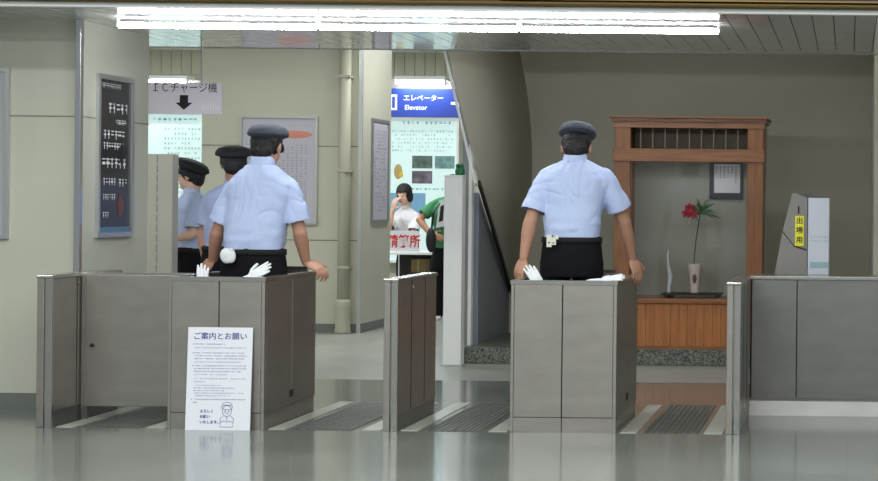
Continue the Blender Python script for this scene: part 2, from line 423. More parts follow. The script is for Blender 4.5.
# big timetable on hall wall
zb, zt = Z(280, 224, D1), Z(280, 116, D1); x0, x1 = X(240.5, D1, 170), X(318, D1, 170); W_, H_ = x1-x0, zt-zb
t = board('timetable_board', 'large lilac timetable in a silver frame on the cream wall', 'poster', (x0, D1, zb), 0, W_, H_, .022, .03, M_alu, mat('lilac_sheet', S(190, 188, 200), .5))
obj('columns', scribble(W_*.3, W_*.92, H_*.12, H_*.74, 26, -.0155, cell=.042, fill=.85, seed=5), mat('grey_ink', S(146, 146, 162), .7), t)
obj('columns', scribble(W_*.06, W_*.26, H_*.12, H_*.8, 26, -.0155, cell=.03, fill=.6, seed=6), MATS['grey_ink'], t)
bm = bmesh.new(); ellipsoid(bm, (W_*.69, -.0165, H_*.83), (W_*.24, .002, H_*.035), n_=24); obj('heading_oval', bm, mat('faded_orange_print', S(214, 140, 120), .6), t)

# poster on the far return wall
da, db = (VX-360)*D1/(VX-369.5), (VX-360)*D1/(VX-386)
zt, zb = Z(371, 118, da), Z(371, 223, da); W_, H_ = db-da, zt-zb
t = board('narrow_timetable', 'narrow pale notice in a dark frame on the far return wall beside the pipe', 'poster', (xb, da, zb), PI/2, W_, H_, .03, .02, mat('grey_frame', S(150, 150, 156), .35, .6), MATS['lilac_sheet'])
obj('lettering', scribble(W_*.12, W_*.88, H_*.1, H_*.9, 24, -.011, seed=9, fill=.6, cell=.04), MATS['grey_ink'], t)

# backlit pale cyan map boards on far wall
M_cy = mat('backlit_cyan_sheet', S(205, 226, 224), .5, emit=S(196, 224, 222), es=.42)
def cyan_board(px0, px1, py0, py1, lab):
    p0, p1 = P(px0, py1, D3), P(px1, py0, D3)
    return board('backlit_board', lab, 'notice board', (p0.x, D3, p0.z), 0, p1.x-p0.x, p1.z-p0.z, .03, .12, M_white, M_cy), p1.x-p0.x, p1.z-p0.z
t, W_, H_ = cyan_board(95, 212, 112, 262, 'backlit pale cyan board seen through the left opening')
obj('lettering', scribble(W_*.5, W_*.93, H_*.93, H_*.965, 1, -.061, cell=.06, seed=2, fill=1), mat('cyan_ink', S(70, 160, 190), .6), t)
obj('lettering', scribble(W_*.6, W_*.93, H_*.45, H_*.9, 14, -.061, seed=3, fill=.8, cell=.04), mat('teal_grey_ink', S(165, 195, 196), .6), t)
t, W_, H_ = cyan_board(360, 461, 118, 262, 'backlit pale cyan guide board behind the people and the table')
def bp(px, py): return ((px-360)/101*W_, H_*(262-py)/144)
a = bp(402, 126); c = bp(421, 121); obj('lettering', scribble(a[0], c[0], a[1], c[1], 1, -.061, cell=.055, seed=12, fill=1), MATS['cyan_ink'], t)
a = bp(425, 126); c = bp(454, 121); obj('lettering', scribble(a[0], c[0], a[1], c[1], 1, -.061, cell=.055, seed=13, fill=1), MATS['cyan_ink'], t)
a = bp(392, 153); c = bp(456, 130); obj('lettering', scribble(a[0], c[0], a[1], c[1], 6, -.061, cell=.035, seed=14, fill=.8), MATS['teal_grey_ink'], t)
def pict(px0, px1, py0, py1, m_):
    a = bp(px0, py1); c = bp(px1, py0); obj('picture', B((a[0], c[0], -.063, -.0605, a[1], c[1])), m_, t)
pict(413, 433.5, 156, 168.5, mat('dark_green_photo_print', S(92, 112, 104), .5, 0, .5, 14))
pict(436, 456, 156, 168.5, mat('blue_green_photo_print', S(120, 158, 158), .5, 0, .4, 14))
pict(413, 433.5, 171, 183.5, mat('dusky_photo_print', S(112, 104, 118), .5, 0, .5, 14))
pict(390, 427, 193, 225, mat('sky_blue_print', S(132, 184, 222), .5, 0, .1, 6))
obj('lettering', scribble(*[v for v in (bp(412, 191)[0], bp(456, 191)[0], bp(412, 191)[1], bp(412, 187)[1])], 1, -.061, cell=.05, seed=15, fill=1), MATS['cyan_ink'], t)
a = bp(399, 172); bm = bmesh.new(); ellipsoid(bm, (a[0], -.061, a[1]), (.05, .002, .09)); obj('picture', bm, mat('tan_print', S(200, 172, 110), .6), t)
a = bp(402, 175); bm = bmesh.new(); ellipsoid(bm, (a[0], -.062, a[1]), (.025, .002, .035)); obj('picture', bm, mat('yellow_print', S(230, 206, 70), .6), t)

# blue elevator sign
p0, p1 = P(372, 116.5, D3-.14), P(463, 89, D3-.14); W_, H_ = p1.x-p0.x, p1.z-p0.z
t = thing('elevator_sign', 'blue elevator sign with white lettering on the far wall', 'sign', (p0.x, D3-.14, p0.z))
obj('sign_case', B((0, W_, 0, .14, 0, H_)), mat('blue_sign_face', S(40, 66, 158), .4, emit=S(40, 66, 158), es=.35), t, bev=.004)
def sp(px, py): return ((px-372)/91*W_, (116.5-py)/27.5*H_)
M_lit = mat('lit_white_print', S(235, 238, 240), .5, emit=(.9, .95, 1), es=.45)
a = sp(423.5, 98.5); text('エレベーター', a[0], a[1], .080, M_lit, t, -.001, bold=.001)
a = sp(404.5, 107.5); text('Elevator', a[0], a[1], .080, M_lit, t, -.001, center=False, bold=.001)
a, c = sp(384, 110), sp(397, 95)
obj('pictogram', B((a[0], c[0], -.002, 0, a[1], c[1])), M_lit, t)
a2, c2 = sp(392, 108), sp(395, 97)
obj('pictogram_figure', B((a2[0], c2[0], -.0035, -.002, a2[1], c2[1])), MATS['blue_sign_face'], t)
a = sp(451, 103); bm = bmesh.new(); prism(bm, [(a[0], a[1]-.016), (a[0]+.09, a[1]-.016), (a[0]+.09, a[1]-.05), (a[0]+.15, a[1]), (a[0]+.09, a[1]+.05), (a[0]+.09, a[1]+.016), (a[0], a[1]+.016)], -.002, 0)
obj('arrow', bm, M_lit, t)

# hanging IC charge sign
DI = 13.2
p0, p1 = P(146, 113.5, DI), P(222, 83, DI); W_, H_ = p1.x-p0.x, p1.z-p0.z
t = thing('hanging_sign', 'pale lilac sign with a black down arrow hung from the ceiling', 'sign', (p0.x, DI, p0.z))
obj('plate', B((0, W_, 0, .012, 0, H_)), mat('lilac_sign_plate', S(232, 226, 238), .4), t, bev=.002)
for px, m_ in ((147.5, M_blk), (201, M_alu)):
    xx = X(px, DI, 60) - p0.x
    obj('hanger', B((xx-.005, xx+.005, .001, .011, H_, CZ-p0.z)), m_, t)
text('ＩＣチャージ機', W_*.5, H_*.82, .072, M_blk, t, -.001, sx=.9)
cx = W_*.5; bm = bmesh.new()
prism(bm, [(cx-.028, H_*.60), (cx+.028, H_*.60), (cx+.028, H_*.36), (cx+.058, H_*.36), (cx, H_*.13), (cx-.058, H_*.36), (cx-.028, H_*.36)], -.002, 0)
obj('arrow', bm, M_blk, t)
bm = bmesh.new(); rg = random.Random(3)
for k in range(7):
    xx = W_*(.74 + .035*k); h = rg.uniform(.25, .5)*H_*.6
    bx(bm, xx, xx+.006, -.0015, 0, H_*.12, H_*.12+h)
obj('white_strokes', bm, M_white, t)  # thin white upright strokes of uneven height at the right of the plate

# ------------------------------------------------------------------ drain pipe, cabinets at left
t = thing('drain_pipe', 'cream painted downpipe running down the hall wall corner', 'pipe', (X(343, D1-.09), D1-.09, 0))
bm = bmesh.new(); lathe(bm, [(.055, 0), (.055, 2.99)], n_=20); obj('pipe', bm, mat('cream_pipe_paint', S(178, 176, 158), .5), t, True)
bm = bmesh.new(); lathe(bm, [(.075, 0), (.078, .02), (.07, .05), (.068, .2), (.072, .26), (.072, .30), (.056, .32)], n_=20); obj('socket_foot', bm, MATS['cream_pipe_paint'], t, True)
for zz in (.62, 1.52, 2.4):
    obj('bracket', B((-.062, .062, -.06, .09, zz-.012, zz+.012)), MATS['cream_pipe_paint'], t)

DK = 13.6
p0, p1 = P(136, 273, DK), P(177, 154, DK)
t = thing('metal_cabinet', 'plain beige grey upright metal cabinet at the left opening', 'cabinet', (p0.x, DK, 0))
W_ = p1.x-p0.x-.028
obj('body', B((0, W_, 0, .12, 0, p1.z)), mat('beige_grey_metal', S(206, 204, 194), .45, .1), t, bev=.006)
bm = bmesh.new(); xx = X(157, DK, 200)-p0.x; z_ = .1
while z_ < p1.z-.05: bx(bm, xx-.003, xx+.003, -.0015, 0, z_, z_+.05); z_ += .07
obj('perforation', bm, MATS['grey_frame'], t)

# ------------------------------------------------------------------ gate units
TZ = .825
def steel_gate(name, lab, x0, x1, cat='gate', y0=D0, y1=DR):
    t = thing(name, lab, cat, (x0, y0, 0)); w_ = x1-x0; L = y1-y0
    obj('body', B((.003, w_-.003, .012, L-.012, .085, TZ-.02)), M_steel, t, bev=.004)
    for (a, c) in ((0, w_*.46), (w_*.54, w_)):
        obj('edge_strip', B((a, c, 0, .02, .0, TZ-.018)), M_steel2 if a else M_steel, t, bev=.003)
    obj('top_cap', B((-.004, w_+.004, -.004, L, TZ-.02, TZ)), M_steel2, t, bev=.005)
    obj('kick_plate', B((.006, w_-.006, .02, L-.02, 0, .085)), M_steeld, t)
    for yy in (L*.34, L*.68):
        obj('side_joint', B((w_-.0035, w_-.001, yy, yy+.005, .09, TZ-.02)), M_dark, t)
    bm = bmesh.new(); lathe(bm, [(.009, 0), (.009, .006), (.004, .008)], n_=12)
    bm.transform(Matrix.Translation((w_-.003, L*.36, TZ-.06)) @ Matrix.Rotation(PI/2, 4, 'Y')); obj('bolt', bm, M_steel2, t)
    return t
steel_gate('ticket_gate', 'slim stainless steel gate post at the far left', xlp0, xlp1)
steel_gate('ticket_gate', 'slim stainless steel gate partition standing between the two staff booths', xg0, xg1)
steel_gate('ticket_gate', 'slim stainless steel gate post to the right of the display case passage', xq0, xq1)

# closing panel between left gate and left booth
x0, x1 = xlp1, xb0; zt = Z(120, 274.5, 10.9)
t = thing('gate_door', 'flat grey steel barrier door closing the leftmost passage', 'gate', (x0+.004, 10.9, .0))
wd = x1 - x0 - .008
obj('panel', B((0, wd, 0, .03, .075, zt)), M_steel, t, bev=.004)
obj('top_rail', B((0, wd, -.002, .032, zt, zt+.012)), M_steel2, t)
obj('hinge_strip', B((0, .02, -.006, 0, .075, zt)), M_steel, t)
obj('foot', B((.0, .03, 0, .03, 0, .075)), M_steeld, t)
bm = bmesh.new(); lathe(bm, [(.011, 0), (.011, .012), (.006, .016)], n_=12); bm.transform(Matrix.Translation((.06, 0, Z(82, 345, 10.9))) @ Matrix.Rotation(PI/2, 4, 'X')); obj('lock', bm, M_black, t)

# booths
def booth(lab, x0, x1, seam, back_to, kick):
    t = thing('staff_booth', lab, 'booth', (x0, D0, 0)); w_ = x1-x0; L = DR-D0; th = .035
    s_ = seam - x0
    obj('front_panel', B((.018, s_-.0025, 0, th, kick+.003, TZ-.024)), M_steel, t, bev=.002)
    obj('front_panel', B((s_+.0025, w_-.02, 0, th, kick+.003, TZ-.024)), M_steel, t, bev=.002)
    obj('seam_backing', B((.01, w_-.01, .008, th-.004, .004, TZ-.03)), M_dark, t)
    obj('corner_post', B((0, .017, -.001, th, 0, TZ-.024)), M_steel, t, bev=.002)
    obj('corner_post', B((w_-.019, w_, -.001, th, 0, TZ-.024)), M_steel, t, bev=.002)
    obj('kick_plate', B((.018, s_-.0025, .002, th, 0, kick)), M_steel, t)
    obj('kick_plate', B((s_+.0025, w_-.02, .002, th, 0, kick)), M_steel, t)
    for (a, c) in ((0, th), (w_-th, w_)):
        obj('side_panel', B((a, c, th+.002, L*.52, kick+.003, TZ-.024)), M_steel, t, bev=.002)
        obj('side_panel', B((a, c, L*.52+.004, L, kick+.003, TZ-.024)), M_steel, t, bev=.002)
        obj('side_kick_plate', B((a+.006, c-.006, th, L, 0, kick)), M_steel, t)
    obj('top_rim', B((-.003, w_+.003, -.003, th+.006, TZ-.024, TZ), (-.003, th+.006, th+.006, L, TZ-.024, TZ), (w_-th-.006, w_+.003, th+.006, L, TZ-.024, TZ)), M_steel2, t)
    bw = back_to - x0
    obj('back_panel', B((th, bw, L-.03, L, .06, TZ+.012)), M_steel, t)
    obj('back_rim', B((th, bw, L-.035, L+.003, TZ+.012, TZ+.028)), M_steel2, t)
    obj('counter_shelf', B((th, w_-th, th, .20, TZ-.075, TZ-.06)), M_steel, t)
    obj('latch', B((w_-.001, w_+.004, L*.48, L*.54, .13, .17)), M_black, t)
    return t
booth('steel staff booth on the left with the white notice leaning on it', xb0, xb1, X(218.5, D0, 350), X(308, DR), Z(200, 413, D0))
booth('steel staff booth on the right with one officer standing in it', xr0, xr1, X(562, D0, 350), X(616, DR), Z(560, 418, D0))

# right hand counter
xc = 1.3
t = thing('steel_counter', 'long low stainless steel counter at the right edge', 'counter', (xq1, DR, 0)); w_ = xc-xq1
s_ = X(797, DR)-xq1
obj('front_panel', B((.01, s_-.002, 0, .03, .10, TZ-.022)), M_steeld, t, bev=.002)
obj('front_panel', B((s_+.002, w_, 0, .03, .10, TZ-.022)), M_steeld, t, bev=.002)
obj('seam_backing', B((0, w_, .01, .028, .10, TZ-.03)), M_dark, t)
obj('counter_top', B((-.01, w_, -.012, .38, TZ-.022, TZ)), M_steel2, t, bev=.004)
bm = bmesh.new(); rings(bm, [[V((x_, y_, z_)) for y_, z_ in ((-.03, .0), (.01, .0), (.01, .10), (-.012, .10), (-.012, .085))] for x_ in (.0, w_)])
obj('kick_plate', bm, M_steeld, t)
obj('carcass', B((.0, w_, .03, .36, .0, TZ-.022)), M_steeld, t)
# ticket machine behind the counter
DM = 12.0
def mp(px, py): p = P(px, py, DM); return (p.x - mx0, p.z)
mx0 = X(775, DM)
t = thing('ticket_machine', 'grey slope sided machine with a pale lit panel behind the right counter', 'machine', (mx0, DM, 0))
M_mg = mat('warm_grey_machine', S(128, 126, 121), .5, 0, .03, 5)
bm = bmesh.new(); a = mp(775, 272)
prism(bm, [(a[0], 0), mp(775, 272), mp(782.5, 231), mp(792.5, 193.5), mp(796, 193), mp(807.5, 198), (mp(807.5, 230)[0], 0)], 0, .34)
obj('body', bm, M_mg, t)
bm = bmesh.new(); prism(bm, [mp(792.5, 193.5), mp(796, 193), mp(829, 197), mp(829, 198.5), mp(807, 198.5)], 0.02, .32); obj('top_cover', bm, mat('dark_grey_cover', S(70, 72, 74), .5), t)
q0, q1 = mp(807.5, 280), mp(829.5, 198)
obj('lit_panel', B((q0[0], q1[0], -.004, .33, 0, q1[1])), mat('pale_lit_panel', S(188, 192, 202), .4, emit=S(180, 188, 196), es=.05), t, bev=.003)
a, c = mp(810, 268), mp(828.5, 262); obj('display_strip', B((a[0], c[0], -.0055, -.004, a[1], c[1])), mat('teal_print', S(140, 172, 176), .5), t)
a, c = mp(810, 243), mp(828.5, 235)
obj('display_text', scribble(a[0], c[0], a[1], c[1], 2, -.0045, cell=.014, seed=4, fill=1), mat('pale_teal_print', S(130, 182, 170), .5), t)
bm = bmesh.new(); rings(bm, [[V((p[0], -.003, p[1]+.004)), V((p[0], .0, p[1]+.004)), V((p[0], .0, p[1]-.004)), V((p[0], -.003, p[1]-.004))] for p in (mp(782, 231), mp(794, 246), mp(806.5, 250))])
obj('groove', bm, M_dark, t)
a, c = mp(798, 213.5), mp(799.4, 206); obj('hook', B((a[0], c[0], -.004, 0, a[1], c[1])), M_dark, t)
# yellow plate hung on the machine
a, c = P(795, 246, DM-.008), P(804, 216, DM-.008)
t = thing('yellow_sign', 'small yellow vertical sign with black characters on the grey machine', 'sign', (a.x, DM-.004, a.z))
W_, H_ = c.x-a.x, c.z-a.z
obj('plate', B((0, W_, -.004, 0.003, 0, H_)), mat('yellow_plate', S(226, 220, 40), .5), t, bev=.001)
for k, ch_ in enumerate('出場用'): text(ch_, W_/2, H_*(.83-.32*k), .044, M_blk, t, -.005, name='character', bold=.0008)

# ------------------------------------------------------------------ white notice leaning on the left booth
a, c = P(184.5, 430.5, D0-.06), P(252.5, 327.5, D0-.02)
t = thing('notice_board', 'white notice with blue Japanese text leaning against the left booth', 'notice', (a.x, D0-.055, 0)); W_, H_ = X(252.5, D0-.03)-a.x, c.z
t.rotation_euler = (-.07, 0, 0)
obj('sheet', B((0, W_, 0, .008, .0, H_)), M_paper, t, bev=.001)
text('ご案内とお願い', W_*.5, H_*.91, .041, M_ink, t, -.001, bold=.0003, sx=1.02)
bm = bmesh.new()
rows = ((.835, .075, .6, 1), (.80, .11, .93, 0), (.75, .075, .9, 1), (.722, .11, .93, 1), (.694, .11, .9, 1), (.662, .11, .85, 0), (.625, .075, .92, 1), (.598, .11, .93, 1), (.57, .11, .85, 1), (.54, .11, .65, 0), (.5, .11, .93, 0), (.47, .11, .3, 0), (.435, .11, .55, 0), (.41, .11, .75, 0), (.385, .11, .65, 0), (.36, .11, .9, 0), (.335, .11, .7, 0), (.30, .075, .93, 1), (.27, .11, .2, 1))
bd, bl = bmesh.new(), bmesh.new()
for k, (z_, a_, c_, dk) in enumerate(rows):
    scribble(W_*a_, W_*c_, H_*(z_-.011), H_*(z_+.011), 1, -.0006, cell=.0105, fill=.95, seed=40+k, bm=bd if dk else bl)
obj('small_text', bd, mat('mid_blue_ink', S(92, 96, 158), .7), t); obj('small_text', bl, M_inkl, t)
for k, (s_, xx) in enumerate((('よろしく', .31), ('お願い', .29), ('いたします。', .37))):
    text(s_, W_*(.22), H_*(.185-.053*k), .019, M_ink, t, -.001, center=False, bold=.0004)
# small line drawing of a bowing station attendant
bm = bmesh.new(); cx, cz = W_*.64, 0
def ring2(cx, cz, rx, rz, a0=0, a1=2*PI, r_=.0012):
    pts = [(cx+rx*math.cos(a0+(a1-a0)*i/20), -.001, cz+rz*math.sin(a0+(a1-a0)*i/20)) for i in range(21)]
    tube(bm, pts, r_, 5)
ring2(cx, H_*.19, .024, .03); ring2(cx, H_*.225, .03, .013); ring2(cx, H_*.245, .026, .016, 0, PI)
ring2(cx-.009, H_*.185, .002, .003); ring2(cx+.009, H_*.185, .002, .003); ring2(cx, H_*.172, .008, .004, PI, 2*PI)
tube(bm, [(cx-.02, -.001, H_*.14), (cx-.036, -.001, H_*.115), (cx-.034, -.001, H_*.035), (cx+.034, -.001, H_*.035), (cx+.036, -.001, H_*.115), (cx+.02, -.001, H_*.14)], .0013, 5)
tube(bm, [(cx-.034, -.001, H_*.08), (cx-.012, -.001, H_*.095), (cx, -.001, H_*.08), (cx+.012, -.001, H_*.095), (cx+.034, -.001, H_*.08)], .0013, 5)
tube(bm, [(cx, -.001, H_*.14), (cx, -.001, H_*.1)], .0013, 5)
obj('drawing', bm, M_ink, t)

# ------------------------------------------------------------------ white post with green ornament
p0 = P(443, 175, 15.2); p1 = P(461.5, 175, 15.2)
xw0, xw1 = p0.x, X(461.5, DA-.03, 175)
cxp = (p0.x + p1.x)/2
t = thing('white_pillar', 'white square waist high pillar standing before the stair wall', 'pillar', (p0.x, 15.2-.48, 0))
PD = 14.62
p0, p1 = P(444.5, 175, PD), P(462.5, 175, PD); t.location = (p0.x, PD, 0)
obj('shaft', B((0, p1.x-p0.x, 0, .13, 0, p0.z-.012)), M_white, t, bev=.003)
obj('cap', B((-.003, p1.x-p0.x+.003, -.003, .133, p0.z-.012, p0.z)), M_white, t, bev=.003)
obj('base_plate', B((-.012, p1.x-p0.x+.012, -.012, .142, 0, .015)), M_alu, t)
t = thing('green_ornament', 'small green ornament sitting on the white pillar', 'ornament', (X(457, PD), PD+.06, p0.z))
M_grn = mat('glossy_green', S(20, 110, 62), .35, 0, .35, 40)
bm = bmesh.new(); lathe(bm, [(.03, 0), (.036, .01), (.038, .035), (.03, .055), (.012, .066)], n_=16); obj('body', bm, M_grn, t, True)
for s_ in (-1, 1):
    bm = bmesh.new(); ellipsoid(bm, (s_*.016, -.008, .07), (.016, .016, .018)); obj('knob', bm, M_grn, t, True)
bm = bmesh.new(); ellipsoid(bm, (-.01, -.034, .01), (.01, .006, .006)); ellipsoid(bm, (.02, -.03, .01), (.008, .006, .006)); obj('dark_spot', bm, M_black, t, True)

# ------------------------------------------------------------------ wooden display case
DC = 14.96; ZP = .125
def cp(px, py, d=DC): p = P(px, py, d); return (p.x-cx0, p.z-ZP)
cx0 = X(612.5, DC, 220)
W_ = X(764, DC, 220)-cx0; HC = Z(690, 117, DC)-ZP
t = thing('display_case', 'reddish brown wooden display case with glass front on the granite platform', 'display case', (cx0, DC, ZP))
pw = X(629, DC)-X(613, DC); dpc = .62
zr0, zr1 = cp(690, 162)[1], cp(690, 149)[1]; zs = cp(690, 299)[1]; zf0, zf1 = zr1, cp(690, 128)[1]
for a in (.01, W_-.01-pw):
    obj('post', B((a, a+pw, 0, .12, 0, HC-.05)), M_wood, t, bev=.004)
    obj('rear_post', B((a+.03, a+pw-.03, dpc-.06, dpc, 0, HC-.05)), M_wood, t)
obj('cornice', B((-.012, W_+.012, -.02, dpc+.01, HC-.04, HC-.012), (-.03, W_+.03, -.04, dpc+.02, HC-.012, HC)), M_woodh, t, bev=.003)
obj('lintel', B((.0, W_, -.008, .05, zf1, HC-.04)), M_woodh, t)
obj('rail', B((0, W_, -.015, .06, zr0, zr1)), M_woodh, t, bev=.004)
nb = 9; xi0, xi1 = .01+pw, W_-.01-pw
for k in range(nb):
    xx = xi0 + (xi1-xi0)*(k+.8)/(nb+.6); obj('frieze_bar', B((xx-.0028, xx+.0028, .02, .035, zr1, zf1)), mat('pale_wood', S(138, 124, 102), .5), t)
obj('frieze_backing', B((xi0, xi1, .3, .31, zr1, zf1)), mat('dark_brown_paint', S(112, 104, 90), .7), t)
obj('sill', B((xi0-.01, xi1+.01, -.02, dpc, zs-.035, zs)), M_woodh, t, bev=.003)
bm = bmesh.new(); n_b = 14
for k in range(n_b):
    a = xi0 + (xi1-xi0)*k/n_b; bx(bm, a+.001, a+(xi1-xi0)/n_b-.001, .01, .03, .02, zs-.035)
obj('lower_boards', bm, M_woodp, t)
obj('lower_backing', B((xi0, xi1, .03, .04, 0, zs-.035)), M_bdark, t)
obj('plinth', B((xi0, xi1, .0, .05, 0, .022)), M_woodh, t)
obj('back_panel', B((.01, W_-.01, dpc-.02, dpc, 0, HC-.04)), mat('sage_grey_backing', S(162, 164, 150), .7, 0, .04, 4), t)
obj('side_panel', B((.015, .03, .12, dpc-.06, 0, HC-.04)), M_wood, t)
obj('side_panel', B((W_-.03, W_-.015, .12, dpc-.06, 0, HC-.04)), M_wood, t)
obj('glass_pane', B((xi0, xi1, .05, .055, zs, zr0)), M_glass, t)
# framed calligraphy inside (its own thing)
DI2 = DC+dpc-.02
a, c = P(709.5, 199, DI2), P(743, 163, DI2)
t = thing('framed_calligraphy', 'white sheet with vertical writing in a black frame inside the display case', 'picture', (a.x, DI2, a.z))
W2, H2 = c.x-a.x, c.z-a.z
obj('frame', B((0, .035, -.025, 0, 0, H2), (W2-.02, W2, -.025, 0, 0, H2), (.035, W2-.02, -.025, 0, 0, .05), (.035, W2-.02, -.025, 0, H2-.01, H2)), M_black, t)
obj('sheet', B((.035, W2-.02, -.012, -.001, .05, H2-.01)), mat('bluish_white_sheet', S(236, 240, 246), .6), t)
bm = bmesh.new(); rg = random.Random(8)
for k in range(6):
    xx = .055 + (W2-.095)*k/5.5; z_ = H2-.03
    for q in range(rg.choice((3, 5, 7))):
        bx(bm, xx-.004, xx+.005, -.0135, -.012, z_-.012, z_-.004); z_ -= .02
obj('writing', bm, M_blk, t)
# tray, vase, flower
a, c = P(662, 298, DC+.2), P(722, 292, DC+.2)
t = thing('display_stand', 'low black lacquer stand under the vase in the display case', 'stand', (a.x, DC+.12, ZP+zs)); W2 = c.x-a.x
obj('top', B((0, W2, 0, .26, .022, .036)), M_black, t, bev=.003)
for xx in (.02, W2-.05): obj('foot', B((xx, xx+.03, .02, .24, 0, .022)), M_black, t)
ztop = ZP+zs+.036
xv = X(695, DC+.25, 270); sv = FPX/(DC+.25)
t = thing('flower_vase', 'tall pinkish white vase with a brown oval on the black stand', 'vase', (xv, DC+.25, ztop))
bm = bmesh.new(); lathe(bm, [(.034, 0), (.036, .01), (.034, .03), (.04, .1), (.05, .17), (.058, .225), (.056, .228), (.05, .222), (.03, .1)], n_=24); obj('body', bm, mat('pinkish_white_glaze', S(236, 220, 212), .35), t, True)
bm = bmesh.new(); ellipsoid(bm, (.0, -.04, .12), (.016, .008, .045)); obj('painted_oval', bm, mat('brown_glaze', S(120, 84, 60), .4), t, True)
t = thing('flower_arrangement', 'red flower with green leaves rising from the tall vase', 'flower', (xv, DC+.25, ztop+.06))
def vp(px, py, dy=0): p = P(px, py, DC+.25+dy); return V((p.x-xv, dy, p.z-ztop-.06))
M_leaf = mat('leaf_green', S(58, 108, 46), .5, 0, .2, 20); M_stem = mat('stem_green', S(60, 66, 42), .6)
bm = bmesh.new(); tube(bm, [(0, 0, 0), vp(694, 262), vp(696, 240), vp(700, 215), vp(702, 205)], .004, 6); tube(bm, [vp(699, 222), vp(692, 212)], .003, 6); obj('stem', bm, M_stem, t)
bm = bmesh.new(); rg = random.Random(4); c0 = vp(701, 214)
for k in range(26):
    an = rg.uniform(-.5, PI+.5); L = rg.uniform(.08, .17); d = V((math.cos(an)*.9, rg.uniform(-.35, .35), math.sin(an)*.9)); 
    if k < 6: d = V((1, rg.uniform(-.3, .3), rg.uniform(-.25, .15)))
    s_ = d.cross(V((0, 1, 0))).normalized()*.007; mid = c0+d*L*.5+V((0, 0, .012)); tip = c0+d*L+V((0, 0, -.01))
    q = [bm.verts.new(p) for p in (c0, mid+s_, tip, mid-s_)]; bm.faces.new(q)
    q = [bm.verts.new(p+V((0, .002, 0))) for p in (c0, mid-s_, tip, mid+s_)]; bm.faces.new(q)
obj('leaves', bm, M_leaf, t)
bm = bmesh.new()
for (fx, fy) in ((690, 208), (687, 213), (693, 214)):
    c0 = vp(fx, fy, -.02)
    for k in range(6):
        an = k*PI/3 + .3*fx; d = V((math.cos(an), -.5, math.sin(an)))
        ellipsoid(bm, c0 + d*.02, (.026, .006, .013), d.to_track_quat('X', 'Z').to_matrix(), 10)
obj('petals', bm, mat('crimson_petal', S(196, 34, 52), .5), t, True)
bm = bmesh.new(); tube(bm, [vp(690, 216, -.02), vp(689, 224, -.03)], [.006, .003], 6); obj('bud', bm, mat('pale_bud', S(230, 200, 190), .5), t)
l_ = area('case_fill', (cx0+W_*0+.58, DC+.2, ZP+HC-.3), .8, .03, 1.1)  # hidden fill added to brighten the inside of the case
# thin white figure left in the case
a = P(667, 292, DC+.15)
t = thing('white_ornament', 'slender wavy white ornament on the left side of the display case', 'ornament', (a.x, DC+.30, ZP+zs))
bm = bmesh.new(); h_ = Z(665, 250, DC+.3)-ZP-zs
tube(bm, [(.01, 0, 0), (.0, 0, h_*.2), (.012, 0, h_*.45), (-.004, 0, h_*.65), (-.012, 0, h_*.85), (-.006, 0, h_)], [.024, .013, .019, .012, .008, .004], 10)
obj('body', bm, M_glove, t, True); bm = bmesh.new(); lathe(bm, [(.03, 0), (.03, .006), (.016, .01)], (.01, 0, 0), n_=16); obj('base', bm, M_glove, t)

# ------------------------------------------------------------------ desk with red lettered sign
DD = 21.0
a, c = P(386, 256, DD), P(435, 247, DD)
t = thing('fare_desk', 'white topped fare adjustment desk in the far hall', 'desk', (a.x, DD, 0)); W2 = c.x-a.x; zt = P(410, 252, DD).z
obj('desk_top', B((0, W2, 0, .6, zt-.03, zt)), M_white, t, bev=.004)
for xx in (0, W2-.03):
    for yy in (0, .57): obj('leg', B((xx, xx+.03, yy, yy+.03, 0, zt-.03)), M_white, t)
obj('modesty_panel', B((.03, W2-.03, .5, .51, .1, zt-.03)), M_black, t)
a, c = P(380, 253, DD-.03), P(418, 231, DD-.03)
t = thing('desk_sign', 'white sign with big red characters standing on the far desk', 'sign', (a.x, DD+.02, zt)); W2 = c.x-a.x; H2 = c.z-zt
obj('panel', B((0, W2, 0, .015, 0, H2), (0, W2, .015, .1, 0, .006)), M_paper, t)
text('精算所', W2*.60, H2*.46, .148, M_red, t, -.001, bold=.003, sx=.82)
a, c = P(412, 272, DD+.2), P(427, 257, DD+.2)
t = thing('cardboard_box', 'brown cardboard box on a stool under the far desk', 'box', (a.x, DD+.15, a.z)); W2 = c.x-a.x
obj('carton', B((0, W2, 0, .2, 0, .14)), mat('cardboard', S(130, 112, 76), .8), t, bev=.003)
obj('tape', B((W2*.4, W2*.55, -.001, .0, .0, .14)), mat('tan_tape', S(160, 140, 96), .5), t)
t2 = thing('low_stool', 'low dark stool holding the box under the far desk', 'stool', (a.x-.02, DD+.13, 0))
obj('seat', B((0, W2+.04, 0, .24, a.z-.03, a.z)), M_bdark, t2)
for xx in (.0, W2+.01):
    for yy in (0, .21): obj('leg', B((xx, xx+.03, yy, yy+.03, 0, a.z-.03)), M_bdark, t2)

